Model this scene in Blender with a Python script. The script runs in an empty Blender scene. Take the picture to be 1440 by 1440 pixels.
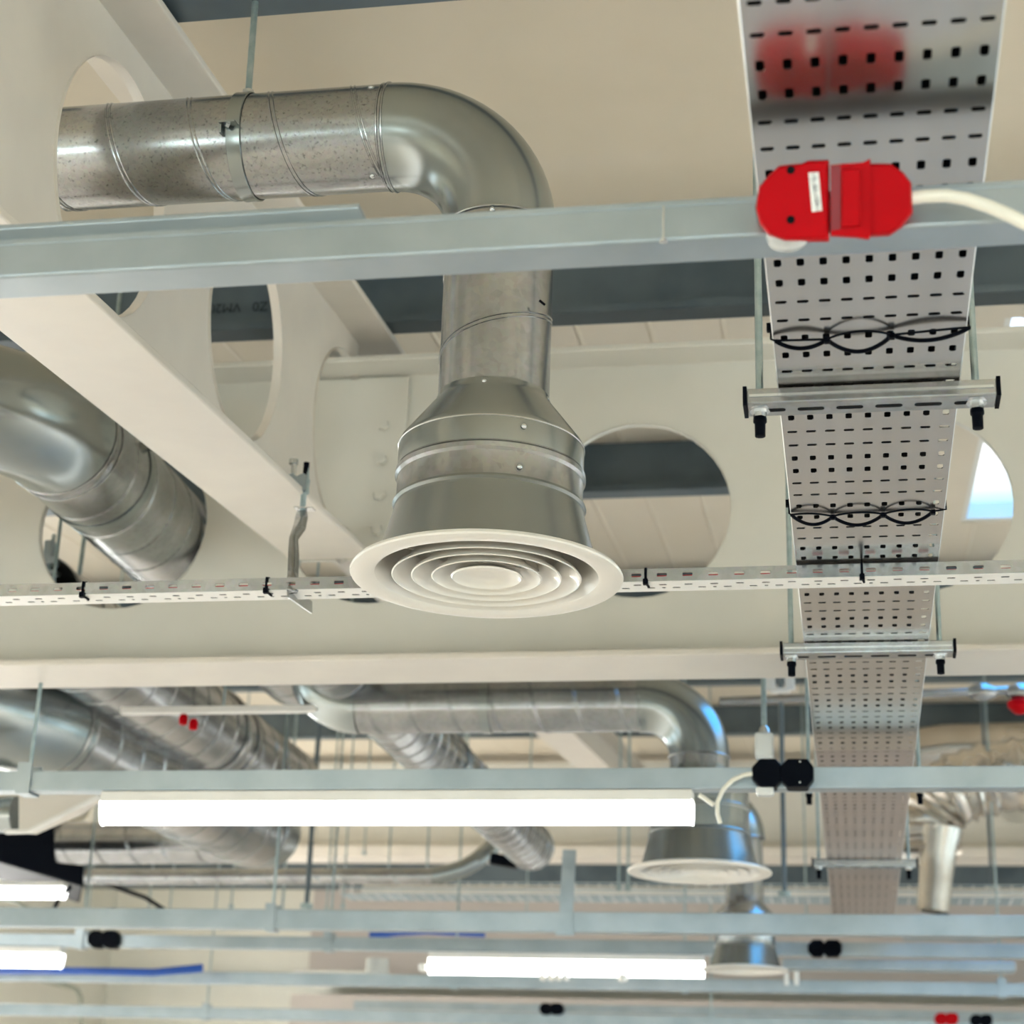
import bpy, math, random
from mathutils import Vector, Matrix
random.seed(7)
sc = bpy.context.scene
PI = math.pi
V = Vector

# ------------------------------------------------------------------ camera
F = 2600.0                                  # focal length in pixels of the 1440 px frame
EYE = V((0, 0, 1.6))
_y = V((491, -970, -F)).normalized()
_z = V((1491, -970 - 35, -F)).cross(V((491, -970, -F))).normalized()
if _z.y < 0: _z = -_z
_x = _y.cross(_z)
ROT = Matrix((_x, _y, _z))                  # camera space -> world space
cam = bpy.data.cameras.new('camera')
cam.sensor_width = 36.0; cam.lens = 36.0 * F / 1440.0
cam.clip_start = 0.05; cam.clip_end = 200
cam.dof.use_dof = True; cam.dof.focus_distance = 2.6; cam.dof.aperture_fstop = 6.3
camo = bpy.data.objects.new('camera', cam); sc.collection.objects.link(camo)
camo.matrix_world = Matrix.Translation(EYE) @ ROT.to_4x4()
sc.camera = camo

def ray(px, py): return ROT @ V((px - 720, 720 - py, -F))
def at(px, py, Y):
    d = ray(px, py); return EYE + d * (Y / d.y)
def atz(px, py, z):
    d = ray(px, py); return EYE + d * ((z - EYE.z) / d.z)

# ------------------------------------------------------------------ world, lights, exposure
sc.view_settings.view_transform = 'Standard'; sc.view_settings.look = 'None'
sc.view_settings.gamma = 1.0; sc.view_settings.exposure = 0.10
sc.view_settings.use_curve_mapping = False
w = bpy.data.worlds.new('sky'); sc.world = w; w.use_nodes = True
nt = w.node_tree; nt.nodes.clear()
o_ = nt.nodes.new('ShaderNodeOutputWorld'); bg = nt.nodes.new('ShaderNodeBackground')
tc = nt.nodes.new('ShaderNodeTexCoord'); sp = nt.nodes.new('ShaderNodeSeparateXYZ'); cr = nt.nodes.new('ShaderNodeValToRGB')
# hazy blue low down, a bank of white cloud, deeper blue above
E_ = cr.color_ramp.elements; E_[0].position = .345; E_[0].color = (.115, .20, .225, 1)
E_[1].position = .362; E_[1].color = (.34, .35, .36, 1)
for p_, c_ in ((.42, (.34, .35, .36, 1)), (.50, (.12, .48, 1.0, 1))):
    e_ = E_.new(p_); e_.color = c_
nt.links.new(tc.outputs['Generated'], sp.inputs[0]); nt.links.new(sp.outputs['Z'], cr.inputs['Fac'])
nt.links.new(cr.outputs['Color'], bg.inputs['Color']); bg.inputs['Strength'].default_value = 4.6
nt.links.new(bg.outputs[0], o_.inputs[0])

def area(name, loc, target, sx, sy, power, col):
    l = bpy.data.lights.new(name, 'AREA'); l.shape = 'RECTANGLE'; l.size = sx; l.size_y = sy
    l.energy = power; l.color = col
    o = bpy.data.objects.new(name, l); sc.collection.objects.link(o)
    o.location = loc; d = V(target) - V(loc)
    o.rotation_euler = d.to_track_quat('-Z', 'Y').to_euler()
    return o
# daylight through the window openings of the hall, plus an added far pair
for x_ in (-3.6, 0.0, 3.6):
    area('window_light_rear', (x_, -3.85, 1.6), (x_, 5, 1.6), 2.3, 1.0, 44, (.90, 1.0, .97))
for y_ in (-.2, 3.6, 7.4, 12.2):  # farthest pair is added, out of frame, to brighten the back wall
    area('window_and_fill_left', (-6.85, y_, 1.6), (0, y_, 1.6), 2.8, 1.3, 24 if y_ < 12 else 220, (1.0, .97, .92))
    area('window_and_fill_right', (6.85, y_+1.2, 1.6), (0, y_+1.2, 1.6), 2.8, 1.3, 34, (.80, .93, 1.0))
area('window_light_far', (3.0, 16.8, 1.6), (0, 8, 1.6), 5, 1.2, 40, (1.0, .98, .94))
# added unseen lamps under the closed roof; floor bounce brightens the undersides
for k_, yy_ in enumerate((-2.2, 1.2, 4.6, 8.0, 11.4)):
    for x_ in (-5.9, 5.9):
        l_ = area('added_floor_fill', (x_, yy_, 3.30 + .096*yy_), (x_*.8, yy_, 0), 1.3, 2.6, {8.0: 120, 11.4: 120}.get(yy_, 215), (1.0, .985, .97))
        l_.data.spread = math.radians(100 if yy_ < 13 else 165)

# ------------------------------------------------------------------ materials
def mat(name, col, rough=.5, metal=0., emit=0., coat=0., spec=.5):
    m = bpy.data.materials.new(name); m.use_nodes = True
    b = m.node_tree.nodes['Principled BSDF']
    b.inputs['Base Color'].default_value = (*col, 1); b.inputs['Roughness'].default_value = rough
    b.inputs['Metallic'].default_value = metal; b.inputs['Specular IOR Level'].default_value = spec
    if coat: b.inputs['Coat Weight'].default_value = coat
    if emit:
        b.inputs['Emission Color'].default_value = (*col, 1); b.inputs['Emission Strength'].default_value = emit
    return m
def noisy(name, c0, c1, scale=8, rough=(.3, .45), metal=0., bump=.0, bscale=40, stretch=(1, 1, 1), detail=4, lo=.35, hi=.65, vor=0):
    m = mat(name, c0, rough[0], metal); n = m.node_tree; b = n.nodes['Principled BSDF']
    t = n.nodes.new('ShaderNodeTexCoord'); mp = n.nodes.new('ShaderNodeMapping'); mp.inputs['Scale'].default_value = stretch
    n.links.new(t.outputs['Object'], mp.inputs['Vector'])
    z = n.nodes.new('ShaderNodeTexNoise'); z.inputs['Scale'].default_value = scale; z.inputs['Detail'].default_value = detail
    n.links.new(mp.outputs[0], z.inputs['Vector'])
    r = n.nodes.new('ShaderNodeValToRGB'); r.color_ramp.elements[0].position = lo; r.color_ramp.elements[1].position = hi
    r.color_ramp.elements[0].color = (*c0, 1); r.color_ramp.elements[1].color = (*c1, 1)
    n.links.new(z.outputs['Fac'], r.inputs['Fac'])
    src = r.outputs['Color']
    if vor:                                   # zinc spangle
        v = n.nodes.new('ShaderNodeTexVoronoi'); v.inputs['Scale'].default_value = vor
        n.links.new(mp.outputs[0], v.inputs['Vector'])
        mx = n.nodes.new('ShaderNodeMix'); mx.data_type = 'RGBA'; mx.blend_type = 'OVERLAY'; mx.inputs['Factor'].default_value = .10
        n.links.new(src, mx.inputs['A']); n.links.new(v.outputs['Color'], mx.inputs['B'])
        h = n.nodes.new('ShaderNodeHueSaturation'); h.inputs['Saturation'].default_value = .3
        n.links.new(mx.outputs['Result'], h.inputs['Color']); src = h.outputs[0]
    n.links.new(src, b.inputs['Base Color'])
    mr = n.nodes.new('ShaderNodeMapRange'); mr.inputs['To Min'].default_value = rough[0]; mr.inputs['To Max'].default_value = rough[1]
    n.links.new(z.outputs['Fac'], mr.inputs['Value']); n.links.new(mr.outputs[0], b.inputs['Roughness'])
    if bump:
        z2 = n.nodes.new('ShaderNodeTexNoise'); z2.inputs['Scale'].default_value = bscale; z2.inputs['Detail'].default_value = 3
        n.links.new(mp.outputs[0], z2.inputs['Vector'])
        bp = n.nodes.new('ShaderNodeBump'); bp.inputs['Strength'].default_value = bump; bp.inputs['Distance'].default_value = .002
        n.links.new(z2.outputs['Fac'], bp.inputs['Height']); n.links.new(bp.outputs[0], b.inputs['Normal'])
    return m
M = {}
M['cream'] = noisy('cream_beam_paint', (.66, .61, .54), (.71, .66, .58), 6, (.35, .5), bump=.15, bscale=25)
M['beam'] = noisy('pale_beam_paint', (.62, .60, .53), (.66, .64, .57), 3, (.32, .42), bump=.08, bscale=14)
M['liner'] = noisy('roof_liner_paint', (.66, .58, .45), (.70, .62, .49), 2, (.26, .32), bump=.0)
M['galv'] = noisy('galvanised_steel', (.27, .30, .31), (.38, .41, .41), 10, (.17, .28), .95, bump=.04, bscale=30, vor=120)
M['galv_worn'] = noisy('streaked_galvanised_steel', (.17, .18, .18), (.35, .37, .36), 190, (.18, .28), .95, bump=.06, bscale=120, lo=.27, hi=.43, detail=5, vor=160)
M['pressed'] = noisy('pressed_steel', (.29, .32, .32), (.35, .38, .37), 5, (.19, .26), .95)
M['zinc'] = noisy('channel_zinc', (.34, .40, .43), (.41, .47, .50), 9, (.34, .44), .9)
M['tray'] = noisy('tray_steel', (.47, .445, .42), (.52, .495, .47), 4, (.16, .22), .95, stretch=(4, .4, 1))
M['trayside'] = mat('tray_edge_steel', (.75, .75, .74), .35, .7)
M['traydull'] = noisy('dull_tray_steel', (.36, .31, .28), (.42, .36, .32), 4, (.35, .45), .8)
M['cone'] = noisy('grey_satin_metal', (.23, .25, .24), (.26, .28, .27), 3, (.22, .28), .85)
M['diff'] = mat('diffuser_enamel', (.74, .70, .62), .28, 0, coat=.4)
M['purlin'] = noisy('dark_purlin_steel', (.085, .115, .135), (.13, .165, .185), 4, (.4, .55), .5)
M['ink'] = mat('purlin_ink', (.02, .03, .035), .7)
M['white'] = mat('white_plastic', (.78, .76, .70), .4)
M['whitesteel'] = noisy('white_coated_steel', (.74, .72, .67), (.80, .78, .73), 9, (.3, .4))
M['cable'] = mat('cable_sheath', (.80, .77, .66), .35)
M['red'] = noisy('red_plastic', (.40, .001, .004), (.45, .002, .006), 5, (.34, .42)); M['red'].node_tree.nodes['Principled BSDF'].inputs['Specular IOR Level'].default_value = .06
M['redd'] = mat('dark_red_plastic', (.22, .003, .008), .4)
M['redcable'] = mat('red_cable', (.55, .01, .02), .4)
M['clear'] = mat('clear_grey_plastic', (.62, .64, .62), .12, .2)
M['black'] = mat('black_plastic', (.002, .003, .006), .45, spec=.04)
M['dark'] = mat('dark_void', (.003, .004, .005), .7, spec=.1)
M['rod'] = noisy('threaded_rod_zinc', (.30, .39, .40), (.40, .48, .49), 60, (.3, .4), .85)
M['bolt'] = mat('bolt_steel', (.62, .64, .64), .25, .95)
M['foil'] = noisy('crumpled_foil', (.50, .46, .41), (.60, .56, .50), 3, (.20, .32), .95, bump=1.0, bscale=14)
M['lamp'] = mat('lamp_diffuser', (1.0, 1.0, .98), .4, 0, 5.0)
M['blue'] = mat('blue_cable', (.01, .08, .38), .4)
M['wall'] = noisy('cream_wall_paint', (.80, .79, .70), (.84, .83, .74), 2, (.6, .7))
M['wallgrey'] = noisy('taupe_wall_paint', (.46, .42, .38), (.50, .45, .41), 2, (.6, .7))
M['floor'] = noisy('screed_floor', (.64, .59, .53), (.72, .67, .60), 1.5, (.6, .75))
M['pipegreen'] = mat('grey_green_conduit', (.25, .27, .22), .45)
M['glass'] = mat('window_glass', (1, 1, 1), .02)
_g = M['glass'].node_tree.nodes['Principled BSDF']; _g.inputs['Transmission Weight'].default_value = 1; _g.inputs['IOR'].default_value = 1.02
M['label'] = mat('label_paper', (.85, .85, .80), .5)
M['grit'] = mat('label_print', (.12, .12, .14), .6)

# ------------------------------------------------------------------ mesh builder
class MB:
    def __init__(s): s.v = []; s.f = []; s.sm = []
    def add(s, vs, fs, smooth=False):
        n = len(s.v); s.v += [V(p) for p in vs]
        for f in fs: s.f.append([i + n for i in f]); s.sm.append(smooth)
        return s
    def box(s, lo, hi):
        (a, b, c), (d, e, f) = lo, hi
        return s.add([(a,b,c),(d,b,c),(d,e,c),(a,e,c),(a,b,f),(d,b,f),(d,e,f),(a,e,f)],
                     [(0,3,2,1),(4,5,6,7),(0,1,5,4),(1,2,6,5),(2,3,7,6),(3,0,4,7)])
    def bar(s, p0, p1, wd, ht, up=(0,0,1)):
        p0 = V(p0); p1 = V(p1); d = (p1 - p0).normalized(); up = V(up)
        if abs(d.dot(up)) > .98: up = V((0, 1, 0))
        x = d.cross(up).normalized() * wd / 2; z = x.cross(d).normalized() * ht / 2
        vs = [p + a * x + b * z for p in (p0, p1) for a, b in ((-1,-1),(1,-1),(1,1),(-1,1))]
        return s.add(vs, [(3,2,1,0),(4,5,6,7),(0,1,5,4),(1,2,6,5),(2,3,7,6),(3,0,4,7)])
    def extr(s, prof, p0, p1, ax, ay, smooth=False):
        """closed profile [(a,b)] swept from p0 to p1; a runs along ax, b along ay"""
        p0 = V(p0); p1 = V(p1); ax = V(ax); ay = V(ay); n = len(prof)
        vs = [p + a * ax + b * ay for p in (p0, p1) for a, b in prof]
        fs = [(i, (i + 1) % n, n + (i + 1) % n, n + i) for i in range(n)]
        s.add(vs, fs, smooth)
        s.add([p0 + a * ax + b * ay for a, b in prof], [tuple(range(n))[::-1]])
        return s.add([p1 + a * ax + b * ay for a, b in prof], [tuple(range(n))])
    def tube(s, path, r, n=16, cap=True, closed=False, smooth=True):
        path = [V(p) for p in path]; m = len(path)
        rs = r if isinstance(r, (list, tuple)) else [r] * m
        tn = []
        for i in range(m):
            a = path[(i - 1) % m] if (closed or i > 0) else path[i]
            b = path[(i + 1) % m] if (closed or i < m - 1) else path[i]
            tn.append((b - a).normalized())
        u = tn[0].orthogonal().normalized(); vs = []
        for i in range(m):
            u = (u - tn[i] * u.dot(tn[i])).normalized(); w_ = tn[i].cross(u)
            vs += [path[i] + (u * math.cos(2*PI*k/n) + w_ * math.sin(2*PI*k/n)) * rs[i] for k in range(n)]
        fs = []
        for i in range(m if closed else m - 1):
            j = (i + 1) % m
            fs += [(i*n+k, i*n+(k+1)%n, j*n+(k+1)%n, j*n+k) for k in range(n)]
        s.add(vs, fs, smooth)
        if cap and not closed:
            s.add(vs[:n], [tuple(range(n))[::-1]]); s.add(vs[-n:], [tuple(range(n))])
        return s
    def ring(s, c, axis, R, r, n=56, k=6):
        c = V(c); a = V(axis).normalized(); u = a.orthogonal().normalized(); w_ = a.cross(u)
        return s.tube([c + (u*math.cos(2*PI*i/n) + w_*math.sin(2*PI*i/n))*R for i in range(n)], r, k, closed=True)
    def lathe(s, prof, c, n=72, smooth=True, axis=(0,0,1), loop=False):
        """prof: [(radius, height)]; axis up"""
        c = V(c); a = V(axis).normalized(); u = a.orthogonal().normalized(); w_ = a.cross(u); m = len(prof); vs = []
        for R, h in prof:
            vs += [c + a*h + (u*math.cos(2*PI*k/n) + w_*math.sin(2*PI*k/n))*max(R, 1e-5) for k in range(n)]
        fs = []
        for i in range(m if loop else m - 1):
            j = (i + 1) % m
            fs += [(i*n+k, i*n+(k+1)%n, j*n+(k+1)%n, j*n+k) for k in range(n)]
        return s.add(vs, fs, smooth)
    def helix(s, p0, p1, R, pitch, r=.0011, hand=1, phase=0, per=40):
        p0 = V(p0); p1 = V(p1); a = (p1 - p0); L = a.length; a.normalize()
        u = V((0,0,1)) if abs(a.z) < .9 else V((0,-1,0)); u = (u - a*u.dot(a)).normalized(); w_ = a.cross(u)
        n = max(4, int(L / pitch * per)); pts = []
        for i in range(n + 1):
            t = L * i / n; th = hand * 2*PI*t/pitch + phase
            pts.append(p0 + a*t + (u*math.cos(th) + w_*math.sin(th))*R)
        return s.tube(pts, r, 5)
    def panel(s, O, U, W, us, ws, hole, n=8):
        """flat sheet with real punched holes. hole(i,j) -> (w,h) or None"""
        O = V(O); U = V(U); W = V(W)
        for i in range(len(us) - 1):
            for j in range(len(ws) - 1):
                u0, u1, w0, w1 = us[i], us[i+1], ws[j], ws[j+1]
                c = [(u0,w0),(u1,w0),(u1,w1),(u0,w1)]; hd = hole(i, j)
                P = [O + U*a + W*b for a, b in c]
                if not hd: s.add(P, [(0,1,2,3)]); continue
                a, b = hd[0]/2, hd[1]/2; k = min(a, b) * .45; cu, cw = (u0+u1)/2, (w0+w1)/2
                h = [(-a+k,-b),(a-k,-b),(a,-b+k),(a,b-k),(a-k,b),(-a+k,b),(-a,b-k),(-a,-b+k)]
                P += [O + U*(cu+x) + W*(cw+y) for x, y in h]
                s.add(P, [(0,1,5,4),(1,6,5),(1,2,7,6),(2,8,7),(2,3,9,8),(3,10,9),(3,0,11,10),(0,4,11)])
        return s
    def build(s, name, m, parent=None, solid=0, bevel=0, merge=False):
        off = wloc(parent)
        me = bpy.data.meshes.new(name); me.from_pydata([tuple(p - off) for p in s.v], [], s.f); me.update()
        me.polygons.foreach_set('use_smooth', s.sm)
        if any(s.sm): me.set_sharp_from_angle(angle=math.radians(33))
        me.materials.append(M[m] if isinstance(m, str) else m)
        o = bpy.data.objects.new(name, me); sc.collection.objects.link(o)
        if parent: o.parent = parent
        if merge:
            import bmesh
            b = bmesh.new(); b.from_mesh(me); bmesh.ops.remove_doubles(b, verts=b.verts, dist=1e-5); bmesh.ops.recalc_face_normals(b, faces=b.faces); b.to_mesh(me); b.free()
        if solid:
            md = o.modifiers.new('sheet', 'SOLIDIFY'); md.thickness = solid; md.offset = 0
        if bevel:
            md = o.modifiers.new('bevel', 'BEVEL'); md.width = bevel; md.segments = 2; md.limit_method = 'ANGLE'
        return o
def wloc(o):
    p = V((0, 0, 0))
    while o: p += o.location; o = o.parent
    return p
def thing(name, label, cat, loc=(0,0,0), group=None):
    o = bpy.data.objects.new(name, None); sc.collection.objects.link(o); o.location = loc; o.empty_display_size = .05
    o['label'] = label; o['category'] = cat
    if group: o['group'] = group
    return o
def tag(o, label, cat, group=None):
    # a single mesh thing: move its origin onto the mesh
    me = o.data; c = sum((v.co for v in me.vertices), V()) / max(1, len(me.vertices))
    me.transform(Matrix.Translation(-c)); o.location = o.location + c
    o['label'] = label; o['category'] = cat
    if group: o['group'] = group
    return o
def struct(name, mb, m, **k):
    o = mb.build(name, m, **k); o['kind'] = 'structure'; return o
def arc(c, u, v_, R, a0, a1, n=14):
    c = V(c); u = V(u); v_ = V(v_)
    return [c + u*(R*math.cos(a0+(a1-a0)*i/n)) + v_*(R*math.sin(a0+(a1-a0)*i/n)) for i in range(n+1)]
def cprof(wd, ht, t=.002, lip=.008, up=True):
    """C channel, open side up (or down); origin at the middle of its base"""
    a = wd/2; q = .0035
    def cr_(cx, cy, a0, r_=.0035, n_=5): return [(cx + r_*math.cos(math.radians(a0 + 90*k/n_)), cy + r_*math.sin(math.radians(a0 + 90*k/n_))) for k in range(n_+1)]
    p = cr_(a-q, q, 270) + cr_(a-.0015, ht-.0015, 0, .0015, 2) + [(a-lip,ht),(a-lip,ht-lip*.8),(a-lip+t,ht-lip*.8),(a-lip+t,ht-t),(a-t,ht-t),(a-t,t*1.5),
         (-a+t,t*1.5),(-a+t,ht-t),(-a+lip-t,ht-t),(-a+lip-t,ht-lip*.8),(-a+lip,ht-lip*.8),(-a+lip,ht)] + cr_(-a+.0015, ht-.0015, 90, .0015, 2) + cr_(-a+q, q, 180)
    return p if up else [(x, ht - y) for x, y in p][::-1]
ROOF = lambda y: 3.39 + .096 * y            # underside of the roof lining
XA, YA, ZA = V((1,0,0)), V((0,1,0)), V((0,0,1))

# ================================================================== the hall
X0, X1, Y0, Y1 = -7., 7., -4., 17.
struct('floor', MB().box((X0, Y0, -.1), (X1, Y1, 0)), 'floor')
rl = (.45, 4.62, 3.2, 6.83)                 # rooflight x0,y0,x1,y1
def roofquad(mb, xa, ya, xb, yb):
    vs = [(xa,ya,ROOF(ya)),(xb,ya,ROOF(ya)),(xb,yb,ROOF(yb)),(xa,yb,ROOF(yb))]
    vs += [(a,b,c+.08) for a,b,c in vs]
    mb.add(vs, [(0,3,2,1),(4,5,6,7),(0,1,5,4),(1,2,6,5),(2,3,7,6),(3,0,4,7)])
b = MB()
roofquad(b, X0, Y0, X1, rl[1]); roofquad(b, X0, rl[3], X1, Y1); roofquad(b, X0, rl[1], rl[0], rl[3]); roofquad(b, rl[2], rl[1], X1, rl[3])
x = X0 + .1
while x < X1:                                # shallow ribs of the lining sheets
    for ya, yb in ((4.1, rl[1]), (rl[3], Y1)) if rl[0]-.03 < x < rl[2]+.03 else ((4.1, Y1),):
        b.add([(x-.012,ya,ROOF(ya)+.001),(x,ya,ROOF(ya)-.004),(x+.012,ya,ROOF(ya)+.001),(x-.012,yb,ROOF(yb)+.001),(x,yb,ROOF(yb)-.004),(x+.012,yb,ROOF(yb)+.001)], [(0,3,4,1),(1,4,5,2)])
    x += .2
struct('ceiling', b, 'liner')
win = struct('window_5', MB().bar((rl[0], rl[1], ROOF(rl[1])+.04), (rl[2], rl[1], ROOF(rl[1])+.04), .04, .06)
    .bar((rl[0], rl[3], ROOF(rl[3])+.04), (rl[2], rl[3], ROOF(rl[3])+.04), .04, .06)
    .bar((rl[0], rl[1], ROOF(rl[1])+.04), (rl[0], rl[3], ROOF(rl[3])+.04), .04, .06)
    .bar((rl[2], rl[1], ROOF(rl[1])+.04), (rl[2], rl[3], ROOF(rl[3])+.04), .04, .06), 'white')
g = MB(); g.add([(rl[0],rl[1],ROOF(rl[1])+.05),(rl[2],rl[1],ROOF(rl[1])+.05),(rl[2],rl[3],ROOF(rl[3])+.05),(rl[0],rl[3],ROOF(rl[3])+.05)], [(0,1,2,3)])
g.build('window_glass', 'glass', win, solid=.006)
def wallwin(name, axis, pos, a0, a1, wa, wb, z0, z1, top, n, m='wall', t=.15):
    """wall with one long window opening and n-1 mullions"""
    b = MB(); f = MB()
    def bx(mb, a, c, lo, hi, tt=t, sh=0):
        if axis == 'x': mb.box((pos-tt/2, a, lo), (pos+tt/2, c, hi))
        else: mb.box((a, pos-tt/2, lo), (c, pos+tt/2, hi))
    bx(b, a0, a1, 0, z0); bx(b, a0, a1, z1, top); bx(b, a0, wa, z0, z1); bx(b, wb, a1, z0, z1)
    struct(name, b, m)
    for i in range(n + 1):
        p = wa + (wb - wa) * i / n; bx(f, p-.03, p+.03, z0, z1, .06)
    bx(f, wa, wb, z0, z0+.05, .06); bx(f, wa, wb, z1-.05, z1, .06)
    gm = MB(); bx(gm, wa, wb, z0, z1, .008)
    global _wn; _wn += 1
    fo = struct('window_%d' % _wn, f, 'white'); gm.build('window_glass', 'glass', fo)
_wn = 0
wallwin('wall_front', 'y', Y0, X0, X1, -5.0, 5.0, .95, 2.25, 3.05, 6)
wallwin('wall_left', 'x', X0, Y0, Y1, -1.6, 13.6, .95, 2.25, 5.1, 8)
wallwin('wall_right', 'x', X1, Y0, Y1, -.5, 14.8, .95, 2.25, 5.1, 8)
wallwin('wall_back', 'y', Y1, X0, X1, .2, 6, .5, 2.4, 5.2, 4)
# boxed-in taupe room at the far end and its ledge
qa, qb = at(415, 1376, 16.2), at(1500, 1376, 16.2)
struct('wall_partition', MB().box((qa.x, 16.1, 0), (X1-.1, 16.9, 3.15)), 'wallgrey')
struct('trim_1', MB().box((X0+.1, 16.80, 3.30), (X1-.1, 16.92, 3.36)), 'zinc')
struct('wall_upper', MB().box((qa.x, 16.6, 3.37), (X1-.1, 16.9, 4.3)), 'wallgrey')

# ================================================================== steelwork
def beam_web(b, p_of, L, z0, z1, centres, zc, r, t=.008, axis='x'):
    """web plate with circular holes; centres along the length, p_of(s, z, side)"""
    n = 40; cs = sorted(centres); edges = [0] + [(cs[i]+cs[i+1])/2 for i in range(len(cs)-1)] + [L]
    for ci, c in enumerate(cs):
        a, d = edges[ci], edges[ci+1]
        ring, out = [], []
        # outer rectangle sampled at n points by angle
        for k in range(n):
            th = 2*PI*k/n; cx, sz = math.cos(th), math.sin(th); zz = zc(c)
            ring.append((c + r*cx, zz + r*sz))
            ta = ((d-c)/cx if cx > 1e-6 else ((a-c)/cx if cx < -1e-6 else 1e9))
            tb = ((z1(c)-zz)/sz if sz > 1e-6 else ((z0(c)-zz)/sz if sz < -1e-6 else 1e9))
            tt = min(ta, tb); px, pz = c + cx*tt, zz + sz*tt
            out.append([px, pz, tb < ta, sz > 0])
        corners = []
        for k in range(n):
            k2 = (k+1) % n
            if out[k][2] != out[k2][2]:
                corners.append((k, (d if math.cos(2*PI*(k+.5)/n) > 0 else a), (z1(c) if math.sin(2*PI*(k+.5)/n) > 0 else z0(c))))
        cd = {k: (x_, z_) for k, x_, z_ in corners}
        def shear(x_, z_): return z_ + (zc(x_) - zc(c))     # follow the roof slope
        for side in (-t/2, t/2):
            vs = [p_of(x_, shear(x_, z_), side) for x_, z_ in ring] + [p_of(o[0], shear(o[0], o[1]), side) for o in out]
            fs = []
            for k in range(n):
                k2 = (k+1) % n
                if k in cd:
                    vs.append(p_of(cd[k][0], shear(*cd[k]), side)); fs.append((k, n+k, len(vs)-1, n+k2, k2))
                else: fs.append((k, n+k, n+k2, k2))
            if side < 0: fs = [f[::-1] for f in fs]
            b.add(vs, fs)
        vs = [p_of(x_, shear(x_, z_), s_) for s_ in (-t*1.2, t*1.2) for x_, z_ in ring]
        b.add(vs, [(k, (k+1) % n, n+(k+1) % n, n+k) for k in range(n)], True)
# main cross beam
cb = thing('cellular_beam', 'wide pale cellular steel beam with round holes crossing behind the nearest diffuser', 'steel beam', (0, 4.04, 2.72))
XL, XR = -6.9, 6.9
cent = [.17 - .635*k + .0 for k in range(11)] + [.17 + .635*k for k in range(1, 10)]
b = MB(); beam_web(b, lambda s_, z, d: (s_ + XL, 4.04 + d, z), XR-XL, lambda c: 2.73, lambda c: 3.475, [c - XL for c in cent], lambda c: 3.10, .216)
b.build('web', 'beam', cb)
MB().box((XL, 3.94, 2.72), (XR, 4.15, 2.735)).build('lower_flange', 'cream', cb, bevel=.003)
MB().box((XL, 3.94, 3.47), (XR, 4.15, 3.485)).build('upper_flange', 'beam', cb, bevel=.003)
# rafter
zr = lambda y: 2.586 + .096*y
rf = thing('rafter_beam', 'cream sloping rafter with round holes, the near duct passing through its web', 'steel beam', (-1.17, 0, zr(0)))
ys, ye = -1.0, 4.03
b = MB(); beam_web(b, lambda s_, z, d: (-1.17 + d, s_ + ys, z), ye-ys, lambda c: zr(c+ys)+.01, lambda c: zr(c+ys)+.59,
                   [c - ys for c in (.395-.705, .395, 1.10, 1.805, 2.51, 3.215, 3.92-.0)], lambda c: zr(c+ys)+.30, .221)
b.build('web', 'cream', rf)
for nm, dz in (('lower_flange', 0), ('upper_flange', .585)):
    MB().add([(x_, y_, zr(y_)+dz+h) for h in (0, .015) for x_, y_ in ((-1.268,ys),(-1.072,ys),(-1.072,3.935 if dz==0 else 4.14),(-1.268,3.935 if dz==0 else 4.14))],
             [(0,3,2,1),(4,5,6,7),(0,1,5,4),(1,2,6,5),(2,3,7,6),(3,0,4,7)]).build(nm, 'cream', rf, bevel=.003)
# end plate with bolts where the rafter meets the cross beam
MB().box((-1.27, 4.022, zr(4)+.02), (-1.03, 4.034, 3.46)).build('end_plate', 'beam', rf)
b = MB()
for dx in (.085,):
    for k in range(4): b.lathe([(0, .008), (.013, .007), (.015, 0)], (-1.17+dx+.0, 4.012, 3.06+.09*k), 6, False, axis=(0,-1,0))
b.build('end_bolt', 'beam', rf)
# far rafter
fr = thing('rafter_beam', 'plain cream rafter far back between the second duct and its elbow', 'steel beam', (-1.5, 4.2, 3.36))
xr = -1.50; zf = lambda y: 3.93 + .096*(y-10.3)
for nm, z0, z1, hw in (('lower_flange', 0, .015, .10), ('web', .015, .235, .005), ('upper_flange', .235, .25, .1)):
    MB().add([(x_, y_, zf(y_)+h) for h in (z0, z1) for x_, y_ in ((xr-hw,4.2),(xr+hw,4.2),(xr+hw,13.4),(xr-hw,13.4))],
             [(0,3,2,1),(4,5,6,7),(0,1,5,4),(1,2,6,5),(2,3,7,6),(3,0,4,7)]).build(nm, 'cream', fr)
# far cross beam
fb = thing('cellular_beam', 'far pale cross beam below the roof beyond the hanging diffusers', 'steel beam', (0, 13.6, 3.97))
b = MB(); beam_web(b, lambda s_, z, d: (s_ + XL, 13.6 + d, z), XR-XL, lambda c: 3.98, lambda c: 4.60, [.9 + 1.2*k for k in range(11)], lambda c: 4.33, .16)
b.build('web', 'beam', fb)
MB().box((XL, 13.45, 3.90), (XR, 13.75, 3.98)).build('lower_flange', 'cream', fb)
MB().box((XL, 13.5, 4.6), (XR, 13.7, 4.62)).build('upper_flange', 'beam', fb)
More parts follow.
